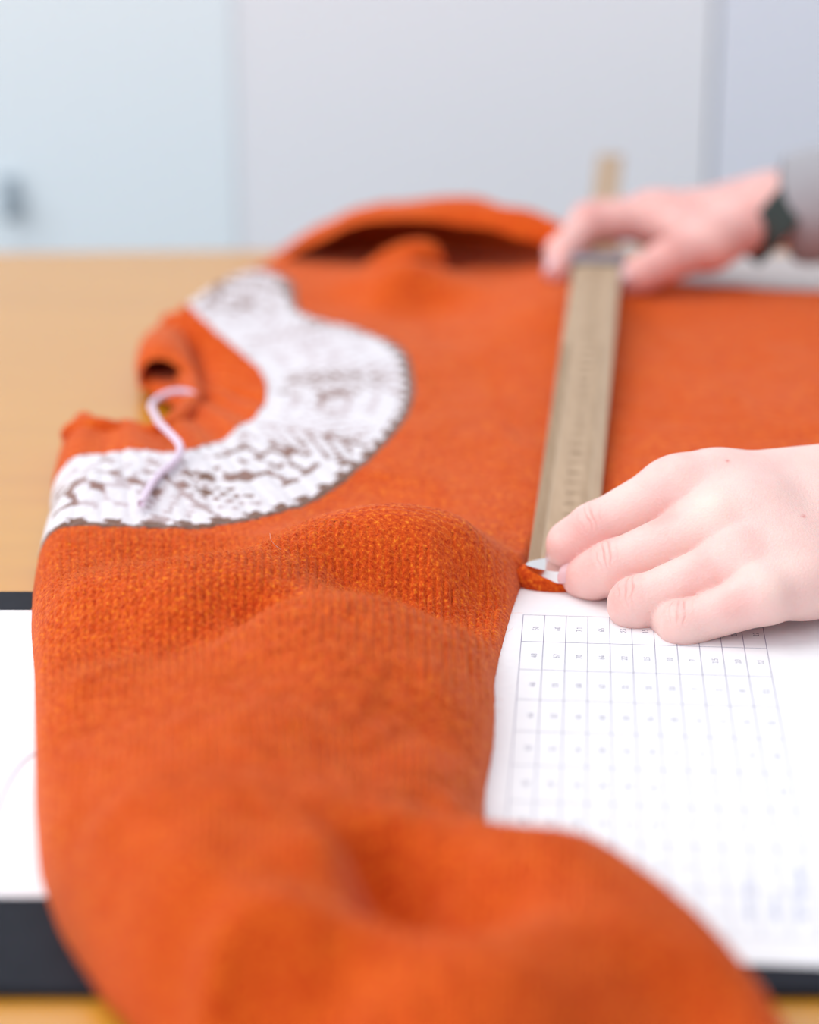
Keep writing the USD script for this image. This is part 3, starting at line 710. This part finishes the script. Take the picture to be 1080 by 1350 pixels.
def finish_hand(mesh, fingers, knuckles, up, moles=(), crease=True, base=0.20):
    """Skin creases at the finger joints, tendon hollows, and how flushed or shaded in colour the skin is at each point."""
    n0 = mesh.vertex_normals
    v = mesh.vertices.copy()
    flush_and_shade = np.full(len(v), base) + 0.10 * (meshkit.fbm(v * 90, 3, 2) - 0.5)
    disp = np.zeros(len(v))
    for ch in fingers:
        k = 1
        c, r = ch[k]
        a1 = c - ch[k - 1][0]; a2 = ch[k + 1][0] - c
        a1 /= np.linalg.norm(a1); a2 /= np.linalg.norm(a2)
        ax = a1 * 0.75 + a2 * 0.25; ax /= np.linalg.norm(ax)
        out = up - ax * (up @ ax); out /= np.linalg.norm(out)
        rel = v - c; s = rel @ ax + 0.0012; lat = rel @ np.cross(ax, out)
        dorsal = np.clip((n0 @ out - 0.25) * 1.8, 0, 1)
        near = np.exp(-(s / 0.0062) ** 4) * np.exp(-(lat / (r * 0.72)) ** 4) * dorsal
        flush_and_shade += 0.13 * np.exp(-(np.linalg.norm(v - c - out * r, axis=1) / (r * 1.25)) ** 2) + 0.07 * near
        if crease:
            wob = 0.0016 * (meshkit.noise(v * 330, 7) - 0.5)
            for off, amp in ((-0.0046, .00010), (-0.0023, .00026), (-0.0004, .0003), (0.0022, .00024), (0.0043, .0001)):
                bow = off * (1.15 - 0.55 * (lat / r) ** 2)
                gr = np.exp(-((s - bow - wob) / 0.00036) ** 2) * np.clip(meshkit.noise(v * 260, 9) * 1.8 - 0.25, 0, 1)
                disp -= amp * gr * near; flush_and_shade += 0.26 * gr * near * amp / .0003
        tipc, tr = ch[-1]
        flush_and_shade += 0.28 * np.exp(-(np.linalg.norm(v - tipc, axis=1) / (tr * 1.5)) ** 2)
    for c, r, a in knuckles:
        flush_and_shade += a * np.exp(-(np.linalg.norm(v - c, axis=1) / r) ** 2)
    for mx, my, r in moles:
        q = to_px(v); q = np.where(np.hypot(q[:, 0] - mx, q[:, 1] - my) < 5, q[:, 2], 9); c = v[np.argmin(q)]
        flush_and_shade += 0.6 * np.exp(-(np.linalg.norm(v - c, axis=1) / r) ** 2)
    mesh.vertices = v + n0 * disp[:, None]
    return np.clip(flush_and_shade, 0, 1)


def build_hand(name, fingers, palm, h, up, parent, knuckles=(), moles=(), refine=False, nails=(), label=None, kb=0.0007):
    f = hand_field(fingers, palm, kb=kb)
    pts = np.array([q for ch in fingers for q, _ in ch] + [q for a, b, _, _ in palm for q in (a, b)])
    mesh = surface_nets(f, pts.min(0) - 0.028, pts.max(0) + 0.028, h)
    for _ in range(2):                       # settle every vertex on the surface
        v = mesh.vertices; e = 0.0004
        d0 = f(v); gr = np.stack([f(v + e * np.eye(3)[k]) - d0 for k in range(3)], 1); gr /= np.linalg.norm(gr, axis=1, keepdims=True) + 1e-9
        mesh.vertices = v - gr * np.clip(d0, -h * .5, h * .5)[:, None]
    if refine:
        for _ in range(2):
            near = np.zeros(len(mesh.faces), bool); c = mesh.triangles_center
            for ch in fingers[:4]: near |= np.linalg.norm(c - ch[1][0], axis=1) < ch[1][1] * 1.45
            nv, nf = trimesh.remesh.subdivide(mesh.vertices, mesh.faces, np.flatnonzero(near))
            mesh = trimesh.Trimesh(nv, nf, process=False); mesh.merge_vertices()
    fl = finish_hand(mesh, fingers, knuckles, up, moles, refine, 0.22 if refine else 0.52)  # far hand's higher base value paints its shade into the skin colour
    hp_ = obj(name, mesh, m_skin, parent, smooth=True, label=label, attr={'flush_and_shade': fl})
    for k, nup in nails:
        ch = fingers[k]; obj('fingernail', nail(ch[-1][0], ch[-2][0], ch[-1][1], nup), m_nail, (hp_, parent[1]), smooth=True)
    return mesh


person = thing('person', 'person in grey sleeves bending over the table, both hands holding the ruler', 'person', (0.62, 0.85, TZ))
D_ = at_depth
up = np.array([-0.25, -0.45, 0.86]); up /= np.linalg.norm(up)
idx_ = [(D_(896, 641, .768), .0106), (D_(783, 699, .774), .0086), (D_(754, 718, .778), .0079), (D_(750, 729, .782), .0072)]
mid_ = [(D_(946, 690, .754), .0104), (D_(806, 748, .762), .0083), (D_(782, 759, .768), .0075), (D_(766, 763, .772), .0064)]
rng_ = [(D_(979, 740, .743), .0100), (D_(838, 797, .749), .0084), (D_(842, 787, .760), .0074), (D_(856, 780, .767), .0066)]
pin_ = [(D_(1008, 786, .731), .0090), (D_(900, 824, .7360), .0071), (D_(887, 817, .744), .0066), (D_(893, 808, .752), .0056)]
thb_ = [(D_(1040, 660, .806), .0125), (D_(960, 672, .820), .0100), (D_(905, 680, .824), .0090), (D_(868, 690, .822), .0075)]
W1, W2 = D_(1275, 634, .790), D_(1275, 708, .772)
E1, E2 = D_(1900, 560, .80), D_(1900, 640, .78)
ext = lambda ch, t: ch[0][0] + (ch[1][0] - ch[0][0]) * t
bk = lambda ch, w_, t: ch[0][0] + (w_ - ch[0][0]) * t
palm_n = [(W1, ext(idx_, .10), .0178, .0108), (W1 * .6 + W2 * .4, ext(mid_, .02), .0175, .0102), (W2 * .7 + W1 * .3, ext(rng_, -.02), .0175, .0098), (W2, ext(pin_, -.05), .0165, .0088),
          (W1, thb_[0][0], .017, .013), (W1, E1, .0205, .026), (W2, E2, .0195, .026),
          (bk(idx_, W1, .12), bk(mid_, W1, .14), .0098, .0098), (bk(mid_, W1, .14), bk(rng_, W2, .16), .0098, .0093), (bk(rng_, W2, .18), bk(pin_, W2, .20), .0090, .0082)]
kn = [(idx_[0][0] + up * .010, .012, .10), (mid_[0][0] + up * .010, .009, -.25), (rng_[0][0] + up * .008, .012, .10), (D_(872, 676, .75), .006, .35), (D_(918, 742, .735), .006, .35), (D_(962, 793, .72), .008, .35)]
build_hand('hand', [idx_, mid_, rng_, pin_, thb_], palm_n, 0.0009, up, person, kn, [(1063, 677, .0009), (961, 604, .0007)], True,
           [(0, np.array([-1.0, -.1, .35])), (1, np.array([-.75, -.25, .75])), (2, np.array([-.3, -.6, -.5])), (3, np.array([-.3, -.6, -.5])), (4, np.array([0, .2, 1.0]))], label='near hand pressing the ruler tip')

uf = np.array([-0.1, -0.25, 1.0]); uf /= np.linalg.norm(uf)
i2 = [(D_(862, 288, 1.150), .0105), (D_(772, 298, 1.135), .0086), (D_(741, 333, 1.118), .0078), (D_(737, 358, 1.108), .0070)]
m2 = [(D_(872, 282, 1.172), .0108), (D_(776, 290, 1.160), .0086), (D_(748, 328, 1.148), .0078), (D_(744, 348, 1.140), .0070)]
r2 = [(D_(885, 280, 1.194), .0102), (D_(792, 286, 1.190), .0084), (D_(764, 316, 1.182), .0076), (D_(760, 334, 1.176), .0066)]
p2 = [(D_(905, 282, 1.212), .0090), (D_(832, 288, 1.214), .0072), (D_(806, 308, 1.210), .0064), (D_(800, 322, 1.206), .0056)]
t2 = [(D_(935, 322, 1.118), .0125), (D_(880, 343, 1.105), .0098), (D_(846, 362, 1.100), .0086), (D_(826, 373, 1.098), .0070)]
V1, V2 = D_(1022, 276, 1.165), D_(1022, 281, 1.142)
X1, X2 = D_(1560, 205, 1.10), D_(1560, 215, 1.08)
palm_f = [(V1, ext(i2, .15), .0138, .0095), (V1, ext(m2, .15), .0138, .0095), (V1, ext(r2, .15), .0138, .0092), (V1, ext(p2, .12), .0138, .0084), (V2, i2[0][0], .0140, .0100), (V2, t2[0][0], .0135, .0125), (t2[0][0], i2[0][0], .0095, .0095),
          (V1, X1, .0140, .030), (V2, X2, .0140, .030), (i2[0][0], p2[0][0], .0090, .0085)]
build_hand('hand', [i2, m2, r2, p2, t2], palm_f, 0.0015, uf, person, [(i2[0][0] + uf * .01, .014, .10)], (), False,
           [(0, np.array([-1.0, -.5, .3])), (4, np.array([-.2, -.3, 1.0]))], label='far hand arched over the ruler')


def sleeve_tube(points, radii, seed):
    m = tube(points, radii, 40, 16)
    v = m.vertices
    m.vertices = v + m.vertex_normals * (0.004 * (meshkit.fbm(v * 40, 3, seed) - 0.5))[:, None]
    return m


vc = (V1 + V2) / 2; xc = (X1 + X2) / 2; dv = (xc - vc) / np.linalg.norm(xc - vc)
obj('sleeve', sleeve_tube([vc + dv * .007, vc + dv * .011, vc + dv * .05, vc + dv * .12, xc + dv * .1], [.0262, .029, .031, .034, .042], 3), m_grey_knit, person, smooth=True)
wc = (W1 + W2) / 2; ec = (E1 + E2) / 2; dw = (ec - wc) / np.linalg.norm(ec - wc)
obj('sleeve', sleeve_tube([wc + dw * .045, wc + dw * .052, wc + dw * .10, wc + dw * .15, ec + dw * .12], [.033, .036, .039, .043, .048], 4), m_grey_knit, person, smooth=True)


def ring(center, axis, r, width, thick, tilt=None):
    ax = axis / np.linalg.norm(axis); a_ = np.cross(ax, [0, 0, 1.0]); a_ /= np.linalg.norm(a_); b_ = np.cross(a_, ax)
    prof = [(-width / 2, 0), (-width / 2 + .0008, thick), (width / 2 - .0008, thick), (width / 2, 0)]
    n = 60; v = []
    for k in range(n):
        t = 2 * math.pi * k / n
        for w_, h_ in prof: v.append(center + ax * w_ + (r + h_) * (math.cos(t) * a_ * 1.5 + math.sin(t) * b_))
    q = [[k * 4 + i, k * 4 + (i + 1) % 4, ((k + 1) % n) * 4 + (i + 1) % 4, ((k + 1) % n) * 4 + i] for k in range(n) for i in range(4)]
    q = np.array(q)
    m = trimesh.Trimesh(np.array(v), np.vstack([q[:, [0, 1, 2]], q[:, [0, 2, 3]]]), process=False)
    if m.volume < 0: m.invert()
    return m


bc = D_(1024, 286, 1.153)
bax = dv - np.array([0, 0, .95])
band = obj('wristband', ring(bc, bax, .0212, .019, .0024), m_band, person, smooth=35, label='dark grey-green wristband')
